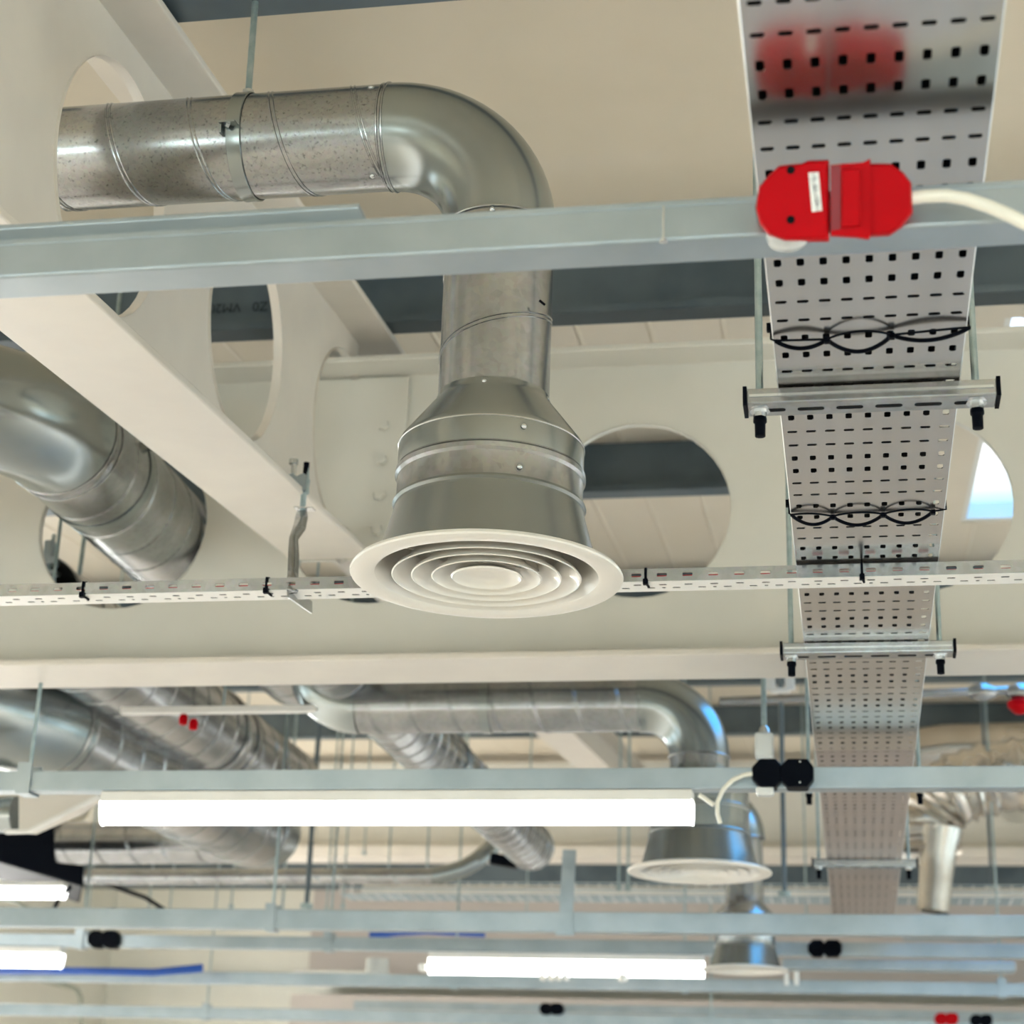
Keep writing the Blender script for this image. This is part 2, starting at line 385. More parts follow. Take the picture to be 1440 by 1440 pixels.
# purlins
def purlin(Y, label, xe_=None):
    z = 3.192 + .096*Y
    p = thing('roof_purlin', label, 'purlin', (0, Y, z), 'galvanised roof purlins')
    b = MB(); t = .003; h = .195
    prof = [(0,0),(.065,0),(.065,.02),(.065-t,.02),(.065-t,t),(t,t),(t,h-t),(-.06,h-t),(-.06,h),(0,h)]
    prof = [(-a, c) for a, c in prof][::-1]
    b.extr(prof, (XL, Y, z), (xe_ or XR, Y, z), YA, ZA)
    b.build('channel', 'purlin', p)
    MB().bar((XL, Y-.0665, z+.010), (xe_ or XR, Y-.0665, z+.010), .002, .018).build('lip', 'purlin', p)
    return p
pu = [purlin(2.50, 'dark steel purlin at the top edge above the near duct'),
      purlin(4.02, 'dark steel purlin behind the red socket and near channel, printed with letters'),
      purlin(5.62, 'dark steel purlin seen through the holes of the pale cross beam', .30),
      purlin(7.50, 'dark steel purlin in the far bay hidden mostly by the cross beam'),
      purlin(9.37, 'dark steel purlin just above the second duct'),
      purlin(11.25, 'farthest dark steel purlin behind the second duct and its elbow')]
def text(s_, name, size, m, parent, mat4):
    c = bpy.data.curves.new(name, 'FONT'); c.body = s_; c.size = size; c.align_x = 'CENTER'; c.align_y = 'CENTER'
    c.extrude = .0002
    o = bpy.data.objects.new(name, c); sc.collection.objects.link(o)
    me = bpy.data.meshes.new_from_object(o.evaluated_get(bpy.context.evaluated_depsgraph_get())) if False else None
    bpy.context.view_layer.update()
    me = bpy.data.meshes.new_from_object(o); bpy.data.objects.remove(o); bpy.data.curves.remove(c)
    me.name = name; me.transform(mat4); me.transform(Matrix.Translation(-wloc(parent))); me.materials.clear(); me.materials.append(M[m])
    q = bpy.data.objects.new(name, me); sc.collection.objects.link(q); q.parent = parent
    return q
tp = at(338, 432, 4.014)
# the print is upside down as seen from the camera
text('8 Z0   VM202', 'printed_letters', .036, 'ink', pu[1], Matrix.Translation((tp.x, 4.012, tp.z)) @ Matrix.Rotation(PI, 4, 'Y') @ Matrix.Rotation(PI/2, 4, 'X'))

# ================================================================== channels across the hall
def channel(Y, z, wd, ht, label, xa=XL, xb=XR, m='zinc', hangers=()):
    t = thing('steel_channel', label, 'channel', (0, Y, z), 'galvanised mounting channels')
    MB().extr(cprof(wd, ht, .002, .010), (xa, Y, z), (xb, Y, z), YA, ZA).build('channel', m, t)
    for px, yt in hangers:
        b = MB().bar((px, Y-wd/2-.004, z-.004), (px, Y-wd/2-.004, z+ht+.02), .035, .004, (0,1,0))
        b.bar((px, Y-wd/2-.004, z-.004), (px, Y+wd/2+.004, z-.004), .035, .004)
        b.bar((px, Y+wd/2+.004, z-.004), (px, Y+wd/2+.004, z+ht+.02), .035, .004, (0,1,0))
        b.build('bracket', 'zinc', t)
        MB().tube([(px, Y, z+ht), (px, Y, ROOF(Y)-.0)], .005, 8).build('rod', 'rod', t)
    return t
ch1 = channel(1.580, 2.450, .048, .0425, 'nearest bright steel channel crossing the picture in front of the vertical duct', hangers=((-3.2,0),(2.6,0)))
MB().box((XL, 1.5548, 2.4862), (XR, 1.5562, 2.4925)).build('folded_edge', 'zinc', ch1, bevel=.0005)
# punched nick and weld mark on the near channel
nk = at(933, 330, 1.5555)
MB().bar((nk.x, 1.5552, 2.452), (nk.x, 1.5552, 2.487), .0012, .0016, (1,0,0)).build('joint_mark', 'bolt', ch1)
MB().lathe([(0,-.002),(.004,-.001),(.004,.001)], (nk.x, 1.556, 2.450), 12).build('rivet', 'bolt', ch1)
ld = at(503, 297, 1.60)
tag(MB().extr([(-.030,0),(.030,0),(.030,.003),(.003,.006),(-.030,.006)], (-3.0, 1.632, 2.532), (ld.x, 1.632, 2.532), YA, ZA).build('channel_cover', 'zinc', bevel=.001),
    'thin bright cover strip lying above the nearest channel, ending left of the vertical duct', 'cover strip')
tag(MB().extr([(-.020,0),(.030,0),(.030,.022),(-.020,.022)], (-3.0, 1.650, 2.510), (ld.x+.012, 1.650, 2.510), YA, ZA).build('support_rail', 'whitesteel', bevel=.001),
    'white rail carrying the cover strip behind the nearest channel', 'rail')
ch2 = channel(4.10, 2.450, .048, .048, 'pale channel under the big cross beam carrying the long lit batten lamp', hangers=((-1.93,0),(-4,0),(2.4,0)))
h800 = at(797, 1290, 6.1).x; h385 = at(383, 1290, 6.1).x
ch3 = channel(6.10, 2.395, .050, .066, 'bright channel just below the second diffuser', hangers=((h385,0),(-4.5,0),(1.9,0)))
MB().bar((h800, 6.07, 2.385), at(801,1195,6.07), .045, .006, (0,1,0)).bar((h800-.03, 6.069, 2.39), (h800+.03, 6.069, 2.39), .01, .012).build('flat_strap', 'zinc', ch3)
h460 = at(463, 1330, 7.15).x
ch4 = channel(7.15, 2.455, .050, .050, 'channel carrying the centre batten lamp, below the bright channel', hangers=((h460,0),(at(115,1320,7.15).x,0),(2.2,0)))
ch5 = channel(8.30, 2.435, .050, .055, 'channel just below the third diffuser', hangers=((at(963,1380,8.3).x,0),(at(640,1380,8.3).x,0),(at(1408,1380,8.3).x,0)))
ch6 = channel(10.0, 2.420, .050, .062, 'lowest channel along the bottom edge of the picture', hangers=((at(1000,1420,10).x,0),(-3.5,0)))
ch7 = channel(11.5, 2.62, .05, .05, 'distant channel in front of the taupe wall', xa=at(500,1400,11.5).x)
rail = thing('unistrut_rail', 'short pale rail crossing above the big round duct at left', 'rail', at(310, 998, 5.0))
r0, r1 = at(172, 1000, 5.0), at(446, 997, 5.0)
MB().bar(r0, r1, .03, .018).build('channel', 'whitesteel', rail)
for px in (314, 433):
    q = at(px, 998, 5.0); MB().tube([q, (q.x, q.y, ROOF(5))], .004, 6).build('rod', 'rod', rail)
q = V((at(265,1018,5.0)))
e = thing('red_connector', 'pair of small red connectors under the short pale rail at left', 'connector', q)
for k, (a, c) in enumerate(((258,1012),(272,1019))):
    p = at(a, c, 4.99); MB().lathe([(0,-.018),(.012,-.014),(.014,.004),(.009,.016),(0,.018)], p, 14).build('cap', 'red', e)

# ================================================================== perforated ducts and diffusers
def screw(mb_parent, p, nrm, r=.005):
    MB().lathe([(0, r*.75), (r*.5, r*.62), (r*.95, r*.2), (r, 0)], p, 12, axis=nrm).lathe([(r*1.5, .0005), (r*1.5, 0)], p, 12, axis=nrm).build('screw', 'bolt', mb_parent)
def spiral(p0, p1, R, parent, pitch=.135, m='galv', name='spiral_pipe', hand=1, phase=0, seam=True, rr=.0017):
    b = MB(); p0 = V(p0); p1 = V(p1); n = max(2, int((p1-p0).length/.05))
    b.tube([p0.lerp(p1, i/n) for i in range(n+1)], R, 64, cap=False)
    b.tube([p0.lerp(p1, i/n) for i in range(n+1)], R-.002, 48, cap=False)
    if seam:
        a = (p1-p0).normalized()
        b.helix(p0, p1, R, pitch, rr, hand, phase); b.helix(p0 + a*.0065, p1, R, pitch, rr, hand, phase)
    return b.build(name, m, parent)
def diffuser(P, label, scale=1.0):
    """P = centre of the rim underside"""
    P = V(P); t = thing('air_diffuser', label, 'air diffuser', P, 'round cone diffusers hanging from ducts'); k = scale
    MB().lathe([(.139*k, .108*k), (.1405*k, .104*k), (.137*k, .100*k), (.140*k, .085*k), (.1595*k, .014*k), (.1575*k, .014*k), (.1382*k, .085*k), (.137*k, .108*k)], P, 96).build('cone', 'cone', t)
    MB().lathe([(.160*k, .012*k), (.180*k, .010*k), (.193*k, .006*k), (.1955*k, .0015*k), (.194*k, -.001*k), (.185*k, -.003*k), (.166*k, -.002*k), (.160*k, .001*k), (.155*k, .010*k), (.148*k, .022*k), (.144*k, .045*k), (.136*k, .078*k), (.1375*k, .078*k)], P, 96).build('rim', 'diff', t)
    for r in (.136, .108, .079):
        MB().lathe([(r*k, .000), ((r-.004)*k, .006*k), ((r-.020)*k, .018*k), ((r-.030)*k, .036*k), ((r-.032)*k, .036*k), ((r-.023)*k, .018*k), ((r-.007)*k, .007*k), ((r-.002)*k, -.001*k)], P, 80, loop=True).build('ring_vane', 'diff', t)
    MB().lathe([(.051*k, .001*k), (.049*k, -.001*k), (.045*k, .004*k), (.030*k, .010*k), (0, .011*k), (0, .013*k), (.045*k, .009*k)], P, 64).build('hub', 'diff', t)
    for a in (35, 125):
        d = V((math.cos(math.radians(a)), math.sin(math.radians(a)), 0))
        MB().bar(P - d*.145*k + ZA*.03*k, P + d*.145*k + ZA*.03*k, .003*k, .014*k).build('spoke', 'diff', t)
    # black damper plate inside the neck
    MB().lathe([(0, .095*k), (.132*k, .095*k), (.132*k, .098*k), (0, .098*k)], P, 48).build('damper', 'dark', t)
    return t
DX, DY = -.500, 2.461
diffuser((DX, DY, 2.418), 'nearest cream round diffuser with grey cone, large in the middle')
d1 = thing('ventilation_duct', 'nearest galvanised spiral duct bending down to the large central diffuser', 'duct', (DX, DY, 2.52))
r = .0835; zc = 3.155; RB = .18; xe = DX - RB
spiral((-1.232, DY, zc), (xe, DY, zc), r, d1, .135, 'galv_worn', hand=1, phase=2.82)
MB().ring((-1.231, DY, zc), XA, r-.001, .0016).build('pipe_rim', 'galv', d1)
path = arc((xe, DY, zc-RB), XA, ZA, RB, PI/2, 0, 20)
MB().tube(path, r+.0015, 64, cap=False).build('elbow', 'pressed', d1)
MB().ring((xe+.002, DY, zc), XA, r+.0015, .0022).ring((xe-.006, DY, zc), XA, r+.0005, .0018).build('elbow_bead', 'galv', d1)
MB().ring((DX, DY, zc-RB), ZA, r+.0015, .002).build('elbow_bead', 'galv', d1)
ze = zc - RB
spiral((DX, DY, 2.675), (DX, DY, ze), r-.001, d1, .135, 'galv', 'drop_pipe', hand=1, phase=1.2)
MB().ring((DX, DY, 2.687), ZA, r, .0018).build('pipe_rim', 'galv', d1)
MB().lathe([(r-.002, 2.700-2.52), (r+.001, 2.690-2.52), (r+.003, 2.684-2.52), (.1335, 2.622-2.52), (.136, 2.614-2.52), (.1360, 2.578-2.52)], (DX, DY, 2.52), 96).build('reducer', 'pressed', d1)
MB().ring((DX, DY, 2.614), ZA, .1358, .0014, 90).build('reducer_bead', 'bolt', d1)
MB().lathe([(.1360, .094), (.1355, .057), (.139, .053), (.139, .046), (.1355, .042), (.1352, .006), (.137, .003), (.137, 0), (.132, 0)], (DX, DY, 2.52), 96).build('collar', 'galv', d1)
def scr(px, py, rho, cx=DX, cy=DY):
    # screw on the visible near side of a vertical pipe of radius rho
    d = ray(px, py); o = EYE - V((cx, cy, 0)); A = d.x**2+d.y**2; B = 2*(o.x*d.x+o.y*d.y); C_ = o.x**2+o.y**2-rho**2
    D = B*B-4*A*C_
    if D < 0: return
    t_ = (-B-math.sqrt(D))/(2*A); p = EYE + d*t_; nrm = V((p.x-cx, p.y-cy, 0)).normalized()
    screw(d1, p, nrm, .0045)
for a in ((737,599,.137),(731,656,.136),(681,536,.0835),(769,561,.0835),(692,294,.0855),(558,641,.137)): scr(*a)
for th in (50, 165, 265):
    a = math.radians(th); n_ = V((0, -math.sin(a), math.cos(a)))
    screw(d1, V((xe-.022, DY, zc)) + n_*r, n_, .0045)
# cable-tie tail mark on drop pipe
q = at(764, 430, DY-.05)
MB().bar((q.x-.004, DY-.062, q.z+.003), (q.x+.004, DY-.058, q.z-.003), .002, .003).build('tag', 'black', d1)
# hanger: split band, lug and rod
hg = thing('pipe_hanger', 'threaded rod and steel band holding the nearest horizontal duct', 'hanger', (-.932, DY, zc))
hx = -.915
b = MB(); n = 64
for k in range(n):
    for s_ in (0,): pass
b.lathe([(r+.0015, -.012), (r+.0035, -.011), (r+.0028, 0), (r+.0035, .011), (r+.0015, .012)], (hx, DY, zc), 72, axis=XA)
bnd = b.build('band', 'pressed', hg)
a = math.radians(98); n_ = V((0, -math.sin(a), math.cos(a))); tn_ = V((0, -math.cos(a), -math.sin(a)))
p = V((hx-.004, DY, zc)) + n_*(r+.010)
MB().bar(p - XA*.013, p + XA*.013, .020, .003, tn_).bar(p - n_*.010 - XA*.011 + tn_*.008, p + n_*.006 - XA*.011 + tn_*.008, .018, .003, XA).build('lug', 'pressed', bnd)
MB().lathe([(0,.006),(.005,.006),(.006,0)], p + tn_*.002, 6, False, axis=-XA+n_*.6+V((0,-.6,0))).build('screw', 'bolt', bnd)
MB().tube([(-.926, DY, zc+r+.018), (-.932, DY, 3.60)], .0055, 10).build('rod', 'rod', hg)
MB().lathe([(.010, 0), (.010, .020), (.0055, .020)], (-.926, DY, zc+r+.002), 6, False).build('nut', 'bolt', hg)
q = V((-.932, 2.435, 3.44)); MB().bar(q + V((-.02,0,.0)), q + V((.03,0,0)), .04, .006).bar(q+V((.03,0,0)), q+V((.03,0,.03)), .03, .004, YA).build('roof_clip', 'zinc', hg)

# duct run through the left hole of the cross beam
d2 = thing('ventilation_duct', 'grey spiral duct at left bending and passing through the hole of the pale cross beam', 'duct', (-1.655, 3.4, 3.1))
R2 = .128; ex, ez = -1.655, 3.092
spiral((ex, 3.46, ez), (ex, 5.3, ez), R2, d2, .12, 'galv', phase=1.0, rr=.0013)
path = arc((ex-.24, 3.46, ez), XA, -YA, .24, 0, PI/2, 16)
MB().tube(path, R2+.002, 64, cap=False).build('elbow', 'pressed', d2)
MB().ring((ex, 3.462, ez), YA, R2+.002, .0028).ring((ex, 3.50, ez), YA, R2+.001, .002).build('elbow_bead', 'galv', d2)
spiral((ex-1.6, 3.22, ez), (ex-.24, 3.22, ez), R2, d2, .13, 'galv', 'branch_pipe')
hg2 = thing('pipe_hanger', 'steel band around the left duct just before the beam hole', 'hanger', (ex, 3.68, ez))
MB().lathe([(R2+.001, -.012), (R2+.0035, -.012), (R2+.0035, .012), (R2+.001, .012)], (ex, 3.68, ez), 64, axis=YA).build('band', 'pressed', hg2)
MB().box((ex+R2*.86, 3.655, ez+.05), (ex+R2*.86+.03, 3.67, ez+.075)).build('lug', 'pressed', hg2)
MB().tube([(ex, 3.68, ez+R2), (ex, 3.68, ROOF(3.68))], .005, 8).build('rod', 'rod', hg2)
# rod and clamp seen through that hole
q = at(108, 815, 5.0)
rh = thing('hanging_rod', 'threaded rod with top nut inside the left beam hole beside the duct', 'rod', q)
MB().tube([(q.x, 5.0, q.z-.2), (q.x+.01, 5.0, at(113,735,5).z)], .0075, 8).build('rod', 'rod', rh)
MB().lathe([(.014,0),(.014,.03),(.008,.03)], (q.x+.01, 5.0, at(113,740,5).z-.03), 6, False).build('nut', 'bolt', rh)
q = at(72, 785, 4.6)
bc = thing('beam_clamp', 'small grey clamp at the left rim of the left beam hole', 'clamp', q)
MB().box(q+V((-.025,-.02,-.02)), q+V((.02,.02,.0))).box(q+V((-.02,-.015,.0)), q+V((.005,.015,.05))).box(q+V((-.02,-.02,-.05)), q+V((.025,.02,-.04))).build('body', 'zinc', bc, bevel=.003)
MB().tube([q+V((.0,0,-.06)), q+V((.0,0,.07))], .006, 8).build('bolt', 'rod', bc)

# ducts of the second bay
D2 = V((-.405, 5.05, 2.422))
diffuser(D2, 'second diffuser, blue daylight on its cone, right of the long batten lamp')
d3 = thing('ventilation_duct', 'second galvanised duct bending down to the second diffuser', 'duct', D2 + V((0,0,.1)))
z2 = at(700, 990, 5.05).z; r = .082
spiral((-1.38, 5.05, z2), (D2.x-.16, 5.05, z2), r, d3, .12, 'galv')
MB().tube(arc((D2.x-.16, 5.05, z2-.16), XA, ZA, .16, PI/2, 0, 16), r+.002, 48, cap=False).build('elbow', 'pressed', d3)
MB().ring((D2.x-.16, 5.05, z2), XA, r+.002, .003).ring((D2.x, 5.05, z2-.16), ZA, r+.002, .003).build('elbow_bead', 'galv', d3)
MB().tube(arc((-1.38, 5.05, z2+.16), -XA, -ZA, .16, PI/2, PI*.22, 10) + [V((-1.55,5.05,z2+.22)), V((-1.75,5.05,z2+.50))], r+.002, 48, cap=False).build('rear_elbow', 'pressed', d3)
spiral((D2.x, 5.05, 2.66), (D2.x, 5.05, z2-.16), r, d3, .12, 'galv', 'drop_pipe')
MB().lathe([(r, .18), (r+.002, .155), (.132, .115), (.136, .11), (.1355, .07), (.139, .066), (.139, .06), (.1355, .056), (.136, 0)], D2+V((0,0,.108)), 72).build('reducer', 'pressed', d3)
for px in (687, 905):
    q = at(px, 990, 5.05)
    h = thing('pipe_hanger', 'band and rod on the second duct, %s' % ('midway along its straight run' if px == 687 else 'beside its elbow'), 'hanger', (q.x, 5.05, z2), 'bands on the second duct')
    MB().lathe([(r+.001,-.012),(r+.0035,-.012),(r+.0035,.012),(r+.001,.012)], (q.x,5.05,z2), 48, axis=XA).build('band', 'pressed', h)
    MB().tube([(q.x,5.05,z2+r),(q.x,5.05,ROOF(5.05) if px == 687 else at(px,872,5.05).z)], .005, 8).build('rod', 'rod', h)
# third
D3 = at(1048, 1365, 6.85)
diffuser(D3, 'third and farthest diffuser, below the second one', .80)
d4 = thing('ventilation_duct', 'third galvanised duct curving down behind the second diffuser', 'duct', D3 + V((0,0,.1)))
zt = at(1045, 1130, 6.85).z; r = .068
MB().lathe([(r, .16), (r+.002, .14), (.106, .10), (.108, .09), (.1078, .045), (.111, .04), (.1085, .035), (.108, -.015)], D3+V((0,0,.10)), 64).build('reducer', 'galv', d4)
spiral((D3.x, 6.85, D3.z+.24), (D3.x, 6.85, zt-.13), r, d4, .12, 'galv', 'drop_pipe')
MB().tube(arc((D3.x-.13, 6.85, zt-.13), XA, ZA, .13, 0, PI/2, 14), r+.008, 40, cap=False).build('elbow', 'pressed', d4)
MB().ring((D3.x, 6.85, zt-.13), ZA, r+.008, .004).build('elbow_bead', 'galv', d4)
spiral((D3.x-.9, 6.85, zt), (D3.x-.13, 6.85, zt), r, d4, .13, 'galv', 'branch_pipe')
# diagonal duct C
d5 = thing('ventilation_duct', 'spiral duct running away diagonally behind the second horizontal duct', 'duct', (-1.44, 6, 3.0))
c0, c1 = V((-1.44, 4.35, 3.0)), atz(748, 1192, 3.0)
spiral(c0, c1, .10, d5, .11, 'galv', rr=.003)
cm = c0.lerp(c1, .52); ax_ = (c1-c0).normalized()
MB().ring(cm, ax_, .103, .004).ring(cm+ax_*.05, ax_, .103, .004).build('joint_bead', 'galv', d5)
# big duct A
d6 = thing('ventilation_duct', 'largest spiral duct at left running away above the lit batten lamp', 'duct', (-2.4, 6, 2.9))
a0, a1 = atz(62, 1018, 2.9), atz(352, 1160, 2.9)
spiral(a0, a1, .165, d6, .16, 'galv', rr=.003)
ax_ = (a1-a0).normalized()
MB().tube([a0+ax_*.04, a0, a0-ax_*.12+V((-.04,0,0)), a0-ax_*.28+V((-.16,0,.02)), a0-ax_*.36+V((-.40,0,.03)), a0-ax_*.36+V((-1.2,0,.03))], [.168,.168,.168,.168,.165,.165], 48, cap=False).build('elbow', 'pressed', d6)
MB().ring(a0, ax_, .168, .006).ring(a0+ax_*.05, ax_, .167, .003).build('elbow_bead', 'galv', d6)
MB().tube([a1, a1+ax_*.1, a1+ax_*.2+V((.03,0,-.02))], [.165,.155,.12], 40).build('end_cap', 'pressed', d6)
# duct B
d7 = thing('ventilation_duct', 'dark spiral duct lying behind the largest left duct', 'duct', (-2.1, 6, 3.05))
b0, b1 = atz(40, 850, 3.08), atz(400, 1105, 3.08)
spiral(b0, b1, .15, d7, .15, 'galv', rr=.003)
ax_ = (b1-b0).normalized(); q = b0.lerp(b1, .62)
MB().ring(q, ax_, .153, .01).ring(q+ax_*.12, ax_, .152, .006).build('joint_bead', 'galv', d7)
# horizontal ducts of the far left
d8 = thing('ventilation_duct', 'short wide duct lying crosswise below the lamp at left, with a flanged end', 'duct', at(200,1190,7.6))
e0, e1 = at(84, 1186, 7.6), at(345, 1184, 7.6)
spiral(e0, e1, .092, d8, .15, 'galv', rr=.003)
MB().lathe([(.06,-.004),(.115,-.004),(.115,.006),(.09,.006)], e0, 40, axis=XA).build('flange', 'galv', d8)
d9 = thing('ventilation_duct', 'slim bright duct lying crosswise at left, its end curving up', 'duct', at(350,1232,8.2))
f0, f1 = at(122, 1233, 8.2), at(610, 1232, 8.2)
spiral(f0, f1, .036, d9, .12, 'galv', rr=.002)
f2 = at(668, 1212, 8.2); f3 = at(700, 1180, 8.3)
MB().tube([f1, f1.lerp(f2,.35)+V((0,0,-.01)), f1.lerp(f2,.75)+V((0,0,-.012)), f2, f2.lerp(f3,.5)+V((.005,0,-.008)), f3], .040, 24, cap=False).build('elbow', 'pressed', d9)
# foil ducts at right
d10 = thing('foil_duct', 'crumpled silver foil duct at right dropping behind the cable tray', 'duct', at(1350,1100,8.4))
Y = 8.4
pts = [at(x_, y_, Y) for x_, y_ in ((1500,1082),(1420,1090),(1360,1102),(1318,1125),(1296,1160),(1300,1200))]
fp = []
for i in range(len(pts)-1):
    for k in range(8): fp.append(pts[i].lerp(pts[i+1], k/8))
fp.append(pts[-1]); fp = [V((7-.15, Y, pts[0].z+.05))] + [V((3, Y, pts[0].z+.02))] + fp
for _ in range(6): fp = [fp[0]] + [(fp[i-1]+fp[i]*2+fp[i+1])/4 for i in range(1, len(fp)-1)] + [fp[-1]]
MB().tube(fp, [.155 + .010*math.sin(i*2.3) + .006*math.sin(i*5.1) for i in range(len(fp))][:len(fp)], 40, cap=False).build('sleeve', 'foil', d10)
q0, q1 = at(1322, 1165, 8.3), at(1312, 1282, 8.3)
MB().tube([q0, q0.lerp(q1,.3), q0.lerp(q1,.6), q1], [.10,.08,.072,.07], 32, cap=False).build('drop_sleeve', 'foil', d10)
tag(MB().tube([at(1275,1060,11)+V((0,0,0)), at(1330,1052,11), at(1400,1050,11), at(1600,1046,11)], .14, 32).build('foil_duct', 'foil'),
    'second foil duct at the right edge, behind and above the first', 'duct')

# ================================================================== cable tray
S = 1.016; TZ = 1.6 + .93*S; TX0, TX1 = -.070*S, .1455*S
def tray_section(ya, yb, label, m, zoff=0, ties=True):
    t = thing('cable_tray', label, 'cable tray', ((TX0+TX1)/2, ya, TZ+zoff), 'lengths of perforated cable tray')
    pitch = .0469; y_sq = 1.4205 - pitch/2       # a row boundary before the first square row
    k0 = math.ceil((ya - y_sq)/pitch); ws = [ya]; kinds = [None]
    yy = y_sq + k0*pitch; k = k0
    while yy + pitch <= yb:
        ws.append(yy); kinds.append(k % 4); yy += pitch; k += 1
    ws.append(yy); kinds.append(None); ws.append(max(yb, yy+.001))
    cp = .0243; m0 = ((TX1-TX0) - 9*cp)/2
    us = [0, m0] + [m0 + cp*(i+1) for i in range(9)] + [TX1-TX0]
    def hole(i, j):
        if i == 0 or i == 10 or kinds[j] is None: return None
        if ws[j+1] - ws[j] < pitch*.9: return None
        return (.0080, .0165) if kinds[j] in (0, 1) else (.0130, .0072)
    b = MB().panel((TX0, 0, TZ+zoff), XA, YA, us, ws, hole)
    b.build('perforated_base', m, t, solid=.0012, merge=True)
    for x_, sgn in ((TX0, -1), (TX1, 1)):
        b = MB().extr([(0,0),(sgn*.0015,.001),(sgn*.0015,.019),(-sgn*.004,.019),(-sgn*.004,.0178),(0,.0178)], (x_, ya, TZ+zoff), (x_, yb, TZ+zoff), XA, ZA)
        b.build('side_lip', 'trayside', t)
    return t
tray_section(.85, 2.19, 'nearest length of perforated cable tray, red socket mirrored in its underside', 'tray', .0016)
tray_section(2.17, 4.12, 'middle length of perforated cable tray between its first support and the pale channel', 'tray', 0)
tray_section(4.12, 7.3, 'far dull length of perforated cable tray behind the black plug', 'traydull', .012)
for i in range(9):                            # black cables lying inside the tray
    x_ = TX0 + .0138 + .0243*i; ph = random.random()*6
    c = MB().tube([(x_ + .002*math.sin(ph+k) - (.030 if i == 8 and k > 3 else 0), .85 + k*.4, TZ+.029+(.024 if i == 8 and k > 3 else 0)) for k in range(17)], .0115, 10).build('cable', 'black')
    tag(c, 'black cable lying inside the perforated cable tray', 'cable', 'black cables in the tray')
def trapeze(Y, za, label, zp=None, xa=None, xb=None, big=True):
    z = za; xa = TX0-.038 if xa is None else xa; xb = TX1+.042 if xb is None else xb
    t = thing('tray_support', label, 'tray support', ((xa+xb)/2, Y, z-.022), 'trapeze supports under the cable tray')
    wd = .041*1.0; h = .0215
    # channel with open side towards the camera groove look: slotted base
    b = MB().extr(cprof(wd, h, .002, .0075), (xa, Y, z-h-.0012), (xb, Y, z-h-.0012), YA, ZA)
    b.build('channel', 'galv', t)
    b = MB().bar((xa+.002, Y-wd/2-.0006, z-h*.52), (xb-.002, Y-wd/2-.0006, z-h*.52), .0014, .0035)
    b.build('groove_rib', 'bolt', t)
    n = 6; L = xb-xa
    b = MB()
    for k in range(n):
        cx = xa + L*(k+.62)/(n+.3)
        b.extr([(.017*math.cos(a_)*(1) , .0) for a_ in (0,)]*0 or [( (.012 if math.cos(a_) > 0 else -.012) + .0045*math.cos(a_), .0045*math.sin(a_)) for a_ in [2*PI*(i+.5)/16 for i in range(16)]],
               (cx, Y, z-h-.0016), (cx, Y, z-h-.0010), XA, YA)
    b.build('slot', 'dark', t)
    for x_, s_ in ((xa, -1), (xb, 1)):
        MB().extr([(-wd/2-.002,-.002),(wd/2+.002,-.002),(wd/2+.002,h+.002),(-wd/2-.002,h+.002)], (x_+s_*.001, Y, z-h), (x_+s_*.006, Y, z-h), YA, ZA).build('end_cap', 'black', t, bevel=.0015)
    for x_ in (xa+.014, xb-.022):
        rd = MB().tube([(x_, Y, z-h-.034), (x_, Y, ROOF(Y))], .0048, 10).build('rod', 'rod', t)
        MB().lathe([(0,-.001),(.0125,-.001),(.0125,-.0028),(0,-.0028)], (x_, Y, z-h), 20).build('washer', 'bolt', rd)
        MB().lathe([(.0088,-.0028),(.0088,-.0105),(0,-.0105)], (x_, Y, z-h), 6, False).build('nut', 'bolt', rd)
        MB().lathe([(.0075,-.010),(.0085,-.012),(.0085,-.017),(.0068,-.019),(.0066,-.036),(0,-.037)], (x_, Y, z-h), 16).build('rod_cap', 'black', rd)['label'] = 'black rubber rod cap'
    return t
trapeze(2.105*S, TZ, 'nearest steel support bar under the tray, black caps and two rods')
trapeze(3.22*S, TZ, 'second steel support bar under the tray, in front of the cross beam flange')
trapeze(4.43*S, TZ+.012, 'third tray support, behind the black plug and pale channel')
trapeze(5.53*S, TZ+.012, 'farthest tray support above the bright channel')

# loops of black cable ties under the tray
def tie_chain(Y, nodes_px, label, bulge, sub):
    t = thing('cable_tie_chain', label, 'cable ties', ((TX0+TX1)/2, Y, TZ-.003), 'cable tie chains under the tray')
    zt_ = TZ - .004; xs = [atz(px, py, zt_).x for px, py in nodes_px]; Ys = [atz(px, py, zt_).y for px, py in nodes_px]
    for i in range(len(xs)-1):
        for s_ in (-1, 1):
            bl = bulge[i]
            pts = []
            for k in range(15):
                u = k/14; bmp = math.sin(PI*u)**.8
                pts.append((xs[i]*(1-u)+xs[i+1]*u, Ys[i]*(1-u)+Ys[i+1]*u - s_*bl*bmp*.9, zt_ - .0035*bmp - (.004*bmp if s_ < 0 else 0)))
            MB().tube(pts, .0015 if s_ > 0 else .0026, 6).build('strap', 'black', t)
    for i in sub:
        MB().box((xs[i]-.0035, Ys[i]-.004, zt_-.005), (xs[i]+.0035, Ys[i]+.004, zt_+.002)).build('tie_head', 'black', t, bevel=.001)
    for x_, yv, s_ in ((xs[0], Ys[0], -1), (xs[-1], Ys[-1], 1)):
        MB().tube([(x_, yv, zt_), ((TX0 if s_<0 else TX1)+s_*.003, yv+.004, zt_+.004), ((TX0 if s_<0 else TX1)+s_*.003, yv+.01, TZ+.024), (x_, yv+.01, TZ+.026)], .0014, 6).build('strap_end', 'black', t)
    MB().box((TX0-.008, Ys[0]+.005, TZ+.012), (TX0-.002, Ys[0]+.012, TZ+.022)).build('tie_head', 'black', t)
